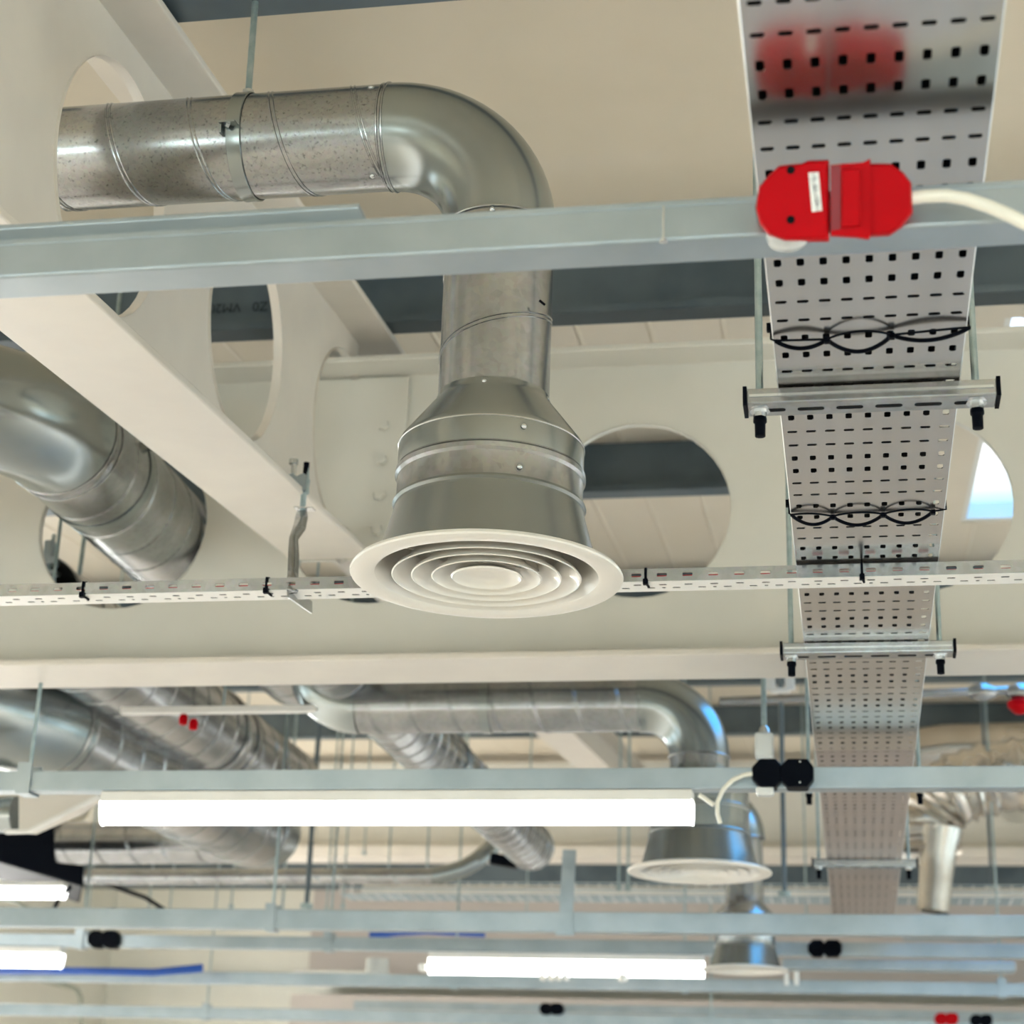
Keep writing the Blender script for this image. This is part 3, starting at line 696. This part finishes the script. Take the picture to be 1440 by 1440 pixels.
tie_chain(1.95*S, ((1090,479),(1163,477),(1254,471),(1364,460)), 'chain of black cable ties around the tray above its nearest support', (.008,.026,.009), (1, 2))
tie_chain(2.62*S, ((1113,724),(1171,726),(1242,723),(1312,719)), 'chain of black cable ties around the tray below its nearest support', (.020,.024,.026), (1, 2, 3))

# ================================================================== slotted channel with red cable
PZ = 2.519
pt = thing('slotted_cable_channel', 'narrow slotted cable channel with red cable crossing under the tray and behind the big diffuser', 'cable channel', (0, 2.93, PZ))
cy0 = atz(720, (803+837)/2+2, PZ).y; cy1 = cy0 + .052; ht = .021
us = []; x_ = -3.0
while x_ < 2.4: us.append(x_); x_ += .0205
b = MB().panel((0, cy0, PZ), XA, YA, us, [0, .010, .026, .042, .052], lambda i, j: ((.013, .007) if (i % 2 == 0) else None) if j in (1,) else (((.013, .007) if i % 2 == 1 else ((.006,.007) if i % 4 == 0 else None)) if j == 2 else None))
b.build('perforated_base', 'whitesteel', pt, solid=.001)
b = MB().panel((0, cy0, PZ), XA, ZA, us, [0, ht*.28, ht*.72, ht], lambda i, j: (.016, .0055) if (j == 1 and i % 2 == 0) else None)
b.build('slotted_side', 'galv', pt, solid=.001)
MB().panel((0, cy1, PZ), XA, ZA, [-3, 2.4], [0, ht], lambda i, j: None).build('rear_side', 'galv', pt, solid=.001)
for i, dy in enumerate((.010, .022, .034)):
    c = MB().tube([(-3 + k*.2, cy0+dy+.002*math.sin(k*1.7+i), PZ+.008) for k in range(28)], .0045, 8).build('cable', 'redcable' if i == 0 else 'black')
    tag(c, ('red cable at the front of the narrow slotted channel', 'black cable in the middle of the narrow slotted channel', 'black cable at the back of the narrow slotted channel')[i], 'cable', 'cables in the slotted channel')
for px, py, lb in ((126,835,'black tie on the slotted channel at far left'), (381,828,'black tie on the slotted channel left of the twisted strap'), (910,815,'black tie on the slotted channel just right of the diffuser'), (1212,803,'black tie on the slotted channel under the cable tray')):
    x_ = atz(px, py, PZ+.01).x
    tag(MB().tube([(x_+.003, cy0+.02, PZ-.003), (x_, cy0-.003, PZ-.002), (x_, cy0-.003, PZ+ht), (x_, cy0+.01, PZ+ht+.003)], .0022, 6).box((x_-.004, cy0-.006, PZ-.006), (x_+.004, cy0+.002, PZ+.003)).build('cable_tie', 'black'), lb, 'cable tie')

# beam clamp with twisted strap
fy = 3.40; fz = zr(fy)
q = V((-1.078, fy-.02, fz))
cl = thing('beam_clamp', 'zinc beam clamp with two bolts on the edge of the cream rafter', 'clamp', q)
def pa(px, py): return at(px, py, fy-.02)
c = pa(424, 683)
MB().extr([((p_[0]-424)*.00135, (683-p_[1])*.00135) for p_ in ((406,667),(412,665),(417,671),(428,666),(434,670),(432,694),(404,696),(403,692),(418,690),(420,684),(414,676),(407,673))][::-1], c+V((0,-.012,0)), c+V((0,.014,0)), XA, ZA).build('jaw', 'zinc', cl, bevel=.0015)
for px, ya_, yb_, m in ((413,651,690,'bolt'),(431,652,694,'rod')):
    p0_, p1_ = pa(px, yb_), pa(px, ya_)
    MB().tube([p0_, p1_], .0055, 10).build('bolt', m, cl)
    MB().lathe([(0,.008),(.010,.007),(.010,-.002),(0,-.002)] if px == 413 else [(0,.030),(.0065,.030),(.0065,0),(0,0)], p1_-V((0,0,.028 if px==431 else 0)), 8, False).build('bolt_head', 'bolt' if px == 413 else 'black', cl)
MB().tube([pa(427,694), pa(425,722)], .006, 10).build('stud', 'rod', cl)
MB().extr([(-.018,0),(.022,-.002),(.022,.001),(-.018,.003)], pa(427,716)+V((0,-.01,0)), pa(427,716)+V((0,.01,0)), XA, ZA).build('washer', 'bolt', cl)
st = thing('twisted_strap', 'twisted galvanised strap hanging from the beam clamp down to the slotted channel', 'strap', pa(425,720))
ya_ = cy0 - .012
sp = [(pa(425,718), .010, 0), (at(424,728,3.25), .012, .3), (at(421,742,3.15), .014, .9), (at(413,757,3.06), .012, 1.2), (at(413,780,3.0), .012, 1.0), (at(412,805,2.95), .011, .9), (at(411,830,ya_), .011, .8)]
vs = []; 
for p_, hw, an in sp:
    d_ = V((math.cos(an), math.sin(an), 0)); vs += [p_-d_*hw, p_+d_*hw]
MB().add(vs, [(2*i,2*i+1,2*i+3,2*i+2) for i in range(len(sp)-1)], True).build('strap', 'galv', st, solid=.003)
p_ = [at(406,812,ya_), at(416,812,ya_), at(406,838,ya_), at(416,838,ya_)]
g0, g1, g2, g3 = at(404,820,ya_), at(405,840,ya_), at(438,863,cy1+.10), at(438,846,cy1+.10)
MB().add([g0,g1,g2,g3], [(0,1,2,3)]).build('foot_plate', 'galv', st, solid=.003)

# ================================================================== red socket on the near channel
YR = 1.512
TILT = 0.0
def slab(b, pts, Y, d, cham=0, tilt=None):
    # outline on a plane leaning by the tilt angle, thickened away from the viewer's side
    ta = TILT if tilt is None else tilt
    N = V((0, -math.cos(ta), -math.sin(ta)))
    c0 = at(sum(p[0] for p in pts)/len(pts), SY if ta else 300, 1.0)
    P0 = at(1172, 282, YR) + V((0, Y-YR, 0)) if ta else V((0, Y, 0))
    fr0 = []
    for px, py in pts:
        d_ = ray(px, py); fr0.append(EYE + d_*((P0-EYE).dot(N)/d_.dot(N)))
    n = len(fr0); c = sum(fr0, V())/n
    ex_ = .006 if cham else 0
    fr_ = [c + (p-c)*(1-cham) for p in fr0]; md = [p - N*ex_ for p in fr0]; bk = [p - N*d for p in fr0]
    b.add(fr_ + md + bk, [tuple(range(n))[::-1]] + [(i, (i+1)%n, n+(i+1)%n, n+i) for i in range(n)] + [(n+i, n+(i+1)%n, 2*n+(i+1)%n, 2*n+i) for i in range(n)] + [tuple(range(2*n, 3*n))])
    return b
SY = 282; TILT = math.radians(26)
def atp(px, py, dy=0):
    N = V((0, -math.cos(TILT), -math.sin(TILT))); P0 = at(1172, 282, YR) + V((0, dy, 0)); d_ = ray(px, py)
    return EYE + d_*((P0-EYE).dot(N)/d_.dot(N))
NRM = V((0, -math.cos(TILT), -math.sin(TILT)))
rb = thing('plug_socket', 'red plastic plug-in socket with white label on the nearest channel', 'socket', at(1172, 282, YR))
slab(MB(), ((1062,292),(1067,262),(1081,245),(1096,232),(1128,229),(1136,225),(1166,224),(1166,338),(1134,338),(1103,338),(1080,330),(1068,315)), YR, .042, .07).build('socket_body', 'red', rb, bevel=.0012)
slab(MB(), ((1168,232),(1186,229),(1252,229),(1270,241),(1282,256),(1284,300),(1270,318),(1252,330),(1215,332),(1168,330)), YR+.008, .034, .07).build('plug_body', 'red', rb, bevel=.0012)
slab(MB(), ((1168,232),(1214,228),(1224,223),(1224,330),(1222,336),(1205,333),(1168,331)), YR+.004, .03, .0).build('latch', 'red', rb, bevel=.001)
slab(MB(), ((1169,233),(1182,232),(1182,322),(1169,324)), YR+.002, .01).build('latch_recess', 'redd', rb)
slab(MB(), ((1183,238),(1210,236),(1210,319),(1183,320)), YR-.001, .01, .04).build('latch_plate', 'red', rb, bevel=.0006)
for a_ in ((1112,239),(1112,309)):
    MB().lathe([(0,.0008),(.0038,.0008),(.0038,-.001)], atp(*a_, -.0004), 16, axis=NRM).build('screw_hole', 'dark', rb)
b = MB(); slab(b, ((1137,243),(1151,242),(1156,296),(1142,298)), YR-.0006, .0008); lbl = b.build('label', 'label', rb); lbl['label'] = 'white printed label'
lc = atp(1146.5, 270, -.0014)
text('17S1/B/L1/20K:1', 'label_text', .0052, 'grit', lbl, Matrix.Translation(lc) @ Matrix.Rotation(TILT, 4, 'X') @ Matrix.Rotation(math.radians(84), 4, 'Y') @ Matrix.Rotation(PI/2, 4, 'X'))
q = at(1107, 334, 1.549)
MB().lathe([(0,-.012),(.010,-.0105),(.0175,-.006),(.0195,0),(.0195,.012),(0,.012)], q, 36).build('gland', 'clear', rb)
cp_ = [at(px, py, YR+.018) for px, py in ((1280,279),(1300,276),(1330,275),(1360,280),(1390,290),(1420,303),(1450,318),(1500,345),(1560,372))]
tag(MB().tube(cp_, .0062, 16).build('cable', 'cable'), 'white cable leaving the red socket towards the right edge', 'cable')

# ================================================================== lamps and plugs
TILT = 0.0
def lamp(xa, xb, Y, ztop, label, hh=.016, dh=.052, wd=.055):
    t = thing('batten_lamp', label, 'lamp', ((xa+xb)/2, Y, ztop), 'lit batten lamps')
    MB().box((xa, Y-wd/2, ztop-hh-.008), (xb, Y+wd/2, ztop)).build('housing', 'whitesteel', t, bevel=.003)
    a = wd/2-.001
    prof = [(a*math.cos(PI+PI*i/12), dh*math.sin(PI*i/12)*-1) for i in range(13)]
    MB().extr([(x_, y_) for x_, y_ in prof], (xa+.004, Y, ztop-hh-.006), (xb-.004, Y, ztop-hh-.006), YA, ZA, True).build('diffuser', 'lamp', t)
    for x_, s_ in ((xa, 1), (xb, -1)):
        MB().extr([(x1*1.03, y1*1.03) for x1, y1 in prof], (x_, Y, ztop-hh-.006), (x_+s_*.004, Y, ztop-hh-.006), YA, ZA).build('end_cap', 'lamp' , t)
    return t
lamp(-1.733, -.342, 4.10, 2.449, 'long lit white batten lamp between the first two diffusers', .018, .052)
lamp(at(604,1355,7.15).x, at(990,1355,7.15).x, 7.15, 2.454, 'lit batten lamp at bottom centre, left of the third diffuser', .018, .060)
lamp(at(87,1355,7.15).x-1.4, at(87,1350,7.15).x, 7.15, 2.454, 'lit batten lamp at the lower left edge beside blue cables', .018, .058)
zl = at(50,1241,6.6).z
lamp(at(92,1250,6.6).x-1.4, at(92,1250,6.6).x, 6.6, zl, 'lit batten lamp at left edge under the black duct piece', .012, .045)
lamp(at(760,1438,10).x, at(885,1438,10).x+.9, 10.0, 2.418, 'lit batten lamp on the lowest channel, at the bottom edge', .01, .05)
q = at(100,1240,6.6)
tag(MB().tube([at(100,1246,6.6), at(84,1262,6.6), at(75,1280,6.6)], .008, 8).build('cable', 'black'), 'short black cable curling from the left edge lamp', 'cable')
def plug(px0, px1, py0, py1, Y, label, m='black'):
    t = thing('plug_socket', label, 'socket', at((px0+px1)/2, (py0+py1)/2, Y), 'round plug sockets on the channels')
    mid = px0 + (px1-px0)*.47; h = (py1-py0)
    def oct_(a, c): return ((a+h*.28,py0),(c-h*.22,py0),(c,py0+h*.28),(c,py1-h*.28),(c-h*.22,py1),(a+h*.28,py1),(a,py1-h*.3),(a,py0+h*.3))
    slab(MB(), oct_(px0, mid+2), Y, .05, .05).build('socket_body', m, t, bevel=.003)
    slab(MB(), oct_(mid-2, px1), Y-.004, .054, .05).build('plug_body', m, t, bevel=.003)
    return t
pb = plug(1057, 1144, 1066, 1106, 4.045, 'black round plug on the pale channel in front of the cable tray')
for a_ in ((1125,1071),(1125,1100)):
    MB().lathe([(0,.0005),(.002,.0005)], at(*a_, 4.0405), 10, axis=-YA).build('screw', 'bolt', pb)
tag(MB().box(at(1063,1118,4.05), at(1088,1104,4.05)+V((0,.03,0))).build('cable_gland', 'clear', bevel=.006), 'pale cable gland under the black round plug', 'gland')
b = MB(); pc = [at(px, py, 4.05) for px, py in ((1058,1088),(1045,1090),(1030,1097),(1017,1110),(1009,1128),(1009,1145),(1013,1158))]
tag(b.tube(pc, .005, 10).build('cable', 'cable'), 'thin white cable curving from the black plug towards the second diffuser', 'cable')
tag(MB().tube([at(px,py,4.05) for px,py in ((983,1118),(990,1122),(998,1128),(1004,1132))], .005, 8).build('cable', 'cable'), 'stub of white cable at the right end of the long lamp', 'cable')
plug(1136, 1184, 1321, 1345, 7.1, 'black plug on the channel right of the third diffuser')
plug(122, 166, 1308, 1333, 7.1, 'black plug above the lower left lamp')
plug(758, 792, 1410, 1427, 9.95, 'small black plug on the lowest channel near the centre')
plug(1314, 1348, 1424, 1441, 9.95, 'red plug on the lowest channel at bottom right', 'red')
plug(1364, 1396, 1426, 1443, 9.95, 'small black plug right of the red plug at bottom right')
# grey spring hanger above the black plug
gh = thing('suspension_box', 'pale blue-grey box on a thin rod above the black plug', 'hanger', at(1075,1050,4.35))
q = at(1075, 1050, 4.35)
MB().box((q.x-.022, 4.33, at(1075,1068,4.35).z), (q.x+.022, 4.37, at(1075,1032,4.35).z)).build('box', 'clear', gh, bevel=.006)
MB().lathe([(.014,0),(.012,.012),(.006,.02)], (q.x, 4.35, at(1075,1032,4.35).z), 16).build('collar', 'bolt', gh)
MB().tube([(q.x, 4.35, at(1075,1032,4.35).z), (q.x, 4.35, ROOF(4.35))], .0065, 8).build('rod', 'rod', gh)
# pipe with fittings and red sprinkler at right
sp_ = thing('sprinkler_pipe', 'steel pipe with two fittings and a red valve at the right edge', 'pipe', at(1290, 978, 6))
p0_, p1_ = at(1012, 986, 6.0), at(1640, 962, 6.0)
MB().tube([p0_, p1_], .014, 16).build('pipe', 'galv', sp_)
for px in (1381, 1436):
    q = at(px, 973, 6.0); MB().lathe([(.016,-.045),(.024,-.03),(.03,-.01),(.03,.012),(.022,.03),(.016,.045)], q, 20, axis=XA).build('fitting', 'galv', sp_)
q = at(1434, 992, 6.0)
MB().lathe([(0,-.030),(.018,-.026),(.038,-.006),(.040,.010),(.018,.024)], q, 24).build('valve', 'red', sp_)
q = at(1097, 958, 5.6)
sq = thing('wall_bracket', 'small white square bracket just under the beam flange beside the tray', 'bracket', q)
b = MB(); s_ = .030
for a_, c_ in (((-s_,-s_),(s_,-s_)),((s_,-s_),(s_,s_)),((s_,s_),(-s_,s_)),((-s_,s_),(-s_,-s_))):
    b.bar(q+V((a_[0],0,a_[1])), q+V((c_[0],0,c_[1])), .03, .014, (0,1,0) if a_[1]!=c_[1] and a_[0]==c_[0] else (0,0,1))
b.build('frame', 'whitesteel', sq, bevel=.004)

# ================================================================== far bits
# black duct piece and the flat bracket at left
Y = 6.9
bk = thing('black_duct_section', 'black wrapped duct section at the left edge', 'duct', at(60,1200,Y))
o2 = [at(px,py,Y) for px,py in ((-60,1150),(75,1142),(78,1212),(118,1216),(117,1247),(-60,1195))]
n = len(o2); vs = o2 + [p + V((-.2,.45,0)) for p in o2]
MB().add(vs, [tuple(range(n))[::-1], tuple(range(n, 2*n))] + [(i,(i+1)%n,n+(i+1)%n,n+i) for i in range(n)]).build('wrap', 'black', bk, bevel=.01)
Y = 4.9
fb_ = thing('sheet_bracket', 'tapered pale sheet bracket under the channel at the left edge', 'bracket', at(70,1140,Y))
o2 = [at(px,py,Y) for px,py in ((26,1117),(142,1117),(108,1140),(42,1169),(26,1168))]
n = len(o2); vs = o2 + [p + V((0,.05,0)) for p in o2]
MB().add(vs, [tuple(range(n))[::-1], tuple(range(n, 2*n))] + [(i,(i+1)%n,n+(i+1)%n,n+i) for i in range(n)]).build('plate', 'cream', fb_, bevel=.003)
MB().bar(at(8,1170,Y), at(42,1169,Y), .02, .01).bar(at(42,1169,Y), at(140,1120,Y), .02, .010).build('edge', 'whitesteel', fb_)
tag(MB().tube([at(-120,1145,5.2), at(24,1145,5.2)], .055, 32).build('round_spigot', 'pressed'), 'short bright round pipe at the left edge under the channel', 'duct')
# blue cable bundles
for k in range(4):
    tag(MB().tube([at(-150,1364+k,8.0+k*.03), at(120,1364+k,8.0), at(215,1366+k,8.0), at(285,1359+k*1.5,8.1)], .012, 8).build('cable', 'blue'),
        'blue cable in the bundle above the cream wall at lower left', 'cable', 'blue cables at lower left')
for k in range(3):
    tag(MB().tube([at(520,1317-k,9.5), at(560,1312-k*2,9.5), at(620,1309+k,9.5), at(682,1314,9.5)], .016, 8).build('cable', 'blue'),
        'blue cable heaped on the channel at bottom centre', 'cable', 'blue cables at bottom centre')
# wire basket tray
zb = at(900,1262,9.2).z
wb = thing('wire_basket_tray', 'wire mesh cable basket crossing behind the second diffuser', 'cable basket', (0, 9.2, zb))
xa_, xb_ = at(482,1262,9.2).x, 6.8
b = MB()
for z_ in (0, .03, .06):
    for y_ in (9.15, 9.35): b.tube([(xa_, y_, zb+z_), (xb_, y_, zb+z_)], .004, 6)
for y_ in (9.2, 9.25, 9.3): b.tube([(xa_, y_, zb), (xb_, y_, zb)], .004, 6)
b.build('long_wires', 'zinc', wb)
b = MB(); x_ = xa_
while x_ < 3.2: b.tube([(x_,9.15,zb+.06),(x_,9.15,zb),(x_,9.35,zb),(x_,9.35,zb+.06)], .004, 5); x_ += .06
b.build('cross_wires', 'whitesteel', wb)
# white insulation pipe bundles in the basket
tag(MB().tube([(xa_+.1,9.25,zb+.035),(3.2,9.25,zb+.035)], .028, 16).build('pipe', 'white'), 'white pipe lying in the wire basket', 'pipe')
# suspension rods hanging from the roof
for px, ya_, Y, rr, lb in ((396,1290,8.6,.010,'thin rod left of the first thick hanging rod at lower left'), (431,1275,7.6,.018,'thick rod dropping beside the big left duct to the bright channel'),
        (459,1280,9.0,.008,'thin rod just right of the thick left rod'), (482,1275,9.0,.008,'rod second right of the thick left rod'),
        (512,1200,10.,.008,'thin rod below the left elbow of the second duct'), (657,1080,9.,.008,'thin rod below the middle of the second duct'),
        (870,1250,8.6,.008,'left one of two close rods beside the second diffuser'), (883,1250,8.6,.010,'right one of two close rods beside the second diffuser'),
        (1103,1258,7.4,.016,'dark rod passing behind the black plug left of the tray'), (546,1230,9.2,.008,'thin rod under the long lamp, left of centre'),
        (600,1230,9.2,.009,'thin rod under the long lamp near its middle'), (1134,1300,9.8,.009,'thin rod beside the far end of the tray'),
        (1395,1250,9.8,.013,'rod in front of the far wall at right'), (325,1275,9.4,.008,'thin rod near the end of the big left duct'),
        (207,1300,9.4,.008,'thin rod above the lower left lamp'), (122,1300,9.0,.008,'thin rod beside the black duct section'),
        (237,1300,9.4,.008,'thin rod right of the lower left lamp'), (740,1290,9.6,.008,'thin rod between the far channels at centre')):
    q = at(px, ya_, Y)
    t = thing('hanging_rod', lb, 'rod', q, 'far suspension rods')
    MB().tube([q, (q.x, q.y, ROOF(Y))], rr*.62, 8).build('rod', 'purlin' if rr > .012 else 'rod', t)
    MB().lathe([(0,-.01),(rr*1.6,-.01),(rr*1.6,.012),(0,.012)], q, 6, False).build('nut', 'rod', t)
# drooping black cable at lower left and conduit on the far wall
tag(MB().tube([at(118,1232,8.6), at(140,1240,8.6), at(204,1262,8.6), at(235,1282,8.6)], .011, 8).build('cable', 'black'), 'black cable sloping down from the black duct section', 'cable')
tag(MB().tube([at(0,1262,8.8), at(22,1268,8.8), at(48,1282,8.8)], .010, 8).build('cable', 'pipegreen'), 'grey cable sloping down at the left edge under the lamp', 'cable')
cw = [at(px, py, 15.0) for px, py in ((-60,1362),(0,1368),(55,1378),(98,1387),(108,1392),(113,1402),(113,1425),(113,1500))]
tag(MB().tube(cw, .018, 10).build('conduit', 'pipegreen'), 'grey conduit bending down across the cream far wall', 'conduit')
# dark girder band beyond the far beam
tag(MB().box((XL, 15.4, at(720,1248,15.4).z), (XR, 15.6, at(720,1203,15.4).z)).build('edge_girder', 'purlin'), 'dark girder far back under the far pale beam', 'steel beam')
# cable containment bits around bottom centre
q = thing('cable_box', 'pale junction tray with cable glands at bottom, left of the centre lamp', 'junction box', at(480,1372,8.8))
MB().box(at(412,1378,8.8), at(540,1364,8.8)+V((0,.2,0))).build('tray', 'whitesteel', q, bevel=.01)
MB().lathe([(0,0),(.055,0),(.055,.07),(0,.07)], at(530,1370,8.7), 20).build('gland', 'clear', q)
MB().box(at(440,1388,8.8), at(462,1378,8.8)+V((0,.06,0))).build('clip', 'white', q, bevel=.005)
for k, px in enumerate((758, 769, 780, 791)):
    tag(MB().box(at(px,1378,7.13), at(px+7,1369,7.13)+V((0,.05,0))).build('terminal_clip', 'white', bevel=.004), 'small white clip in the row under the centre lamp', 'clip', 'white clips under the centre lamp')
for px, py, Y, lb in ((876,1374,7.15,'white knob under the centre lamp, right of the clips'),(596,1360,7.15,'small white knob at the left end of the centre lamp')):
    tag(MB().lathe([(0,-.02),(.018,-.014),(.022,.01),(0,.014)], at(px,py,Y), 16).build('cable_gland', 'white'), lb, 'gland')
tag(MB().box(at(1270,1320,8.9), at(1400,1308,8.9)+V((0,.1,0))).build('junction_box', 'zinc', bevel=.01), 'grey box above the channel at lower right', 'junction box')
tag(MB().box(at(1100,1362,7.9), at(1428,1352,7.9)+V((0,.1,0))).build('cable_duct', 'zinc', bevel=.006), 'grey square duct right of the third diffuser', 'cable duct')
tag(MB().bar(at(690,1207,8.1), at(728,1214,8.1), .05, .05).build('pipe_bracket', 'black', bevel=.008), 'black bracket near the end of the diagonal duct', 'bracket')
lb = thing('cable_clamp', 'white cable clamp hanging right of the third diffuser', 'clamp', at(1113,1375,8.25))
q = at(1113,1372,8.25)
MB().bar(q+V((-.022,0,.03)), q+V((-.022,0,-.04)), .02, .01, YA).bar(q+V((.022,0,.03)), q+V((.022,0,-.04)), .02, .01, YA).bar(q+V((-.03,0,.03)), q+V((.05,0,.03)), .02, .012).build('jaws', 'white', lb, bevel=.002)
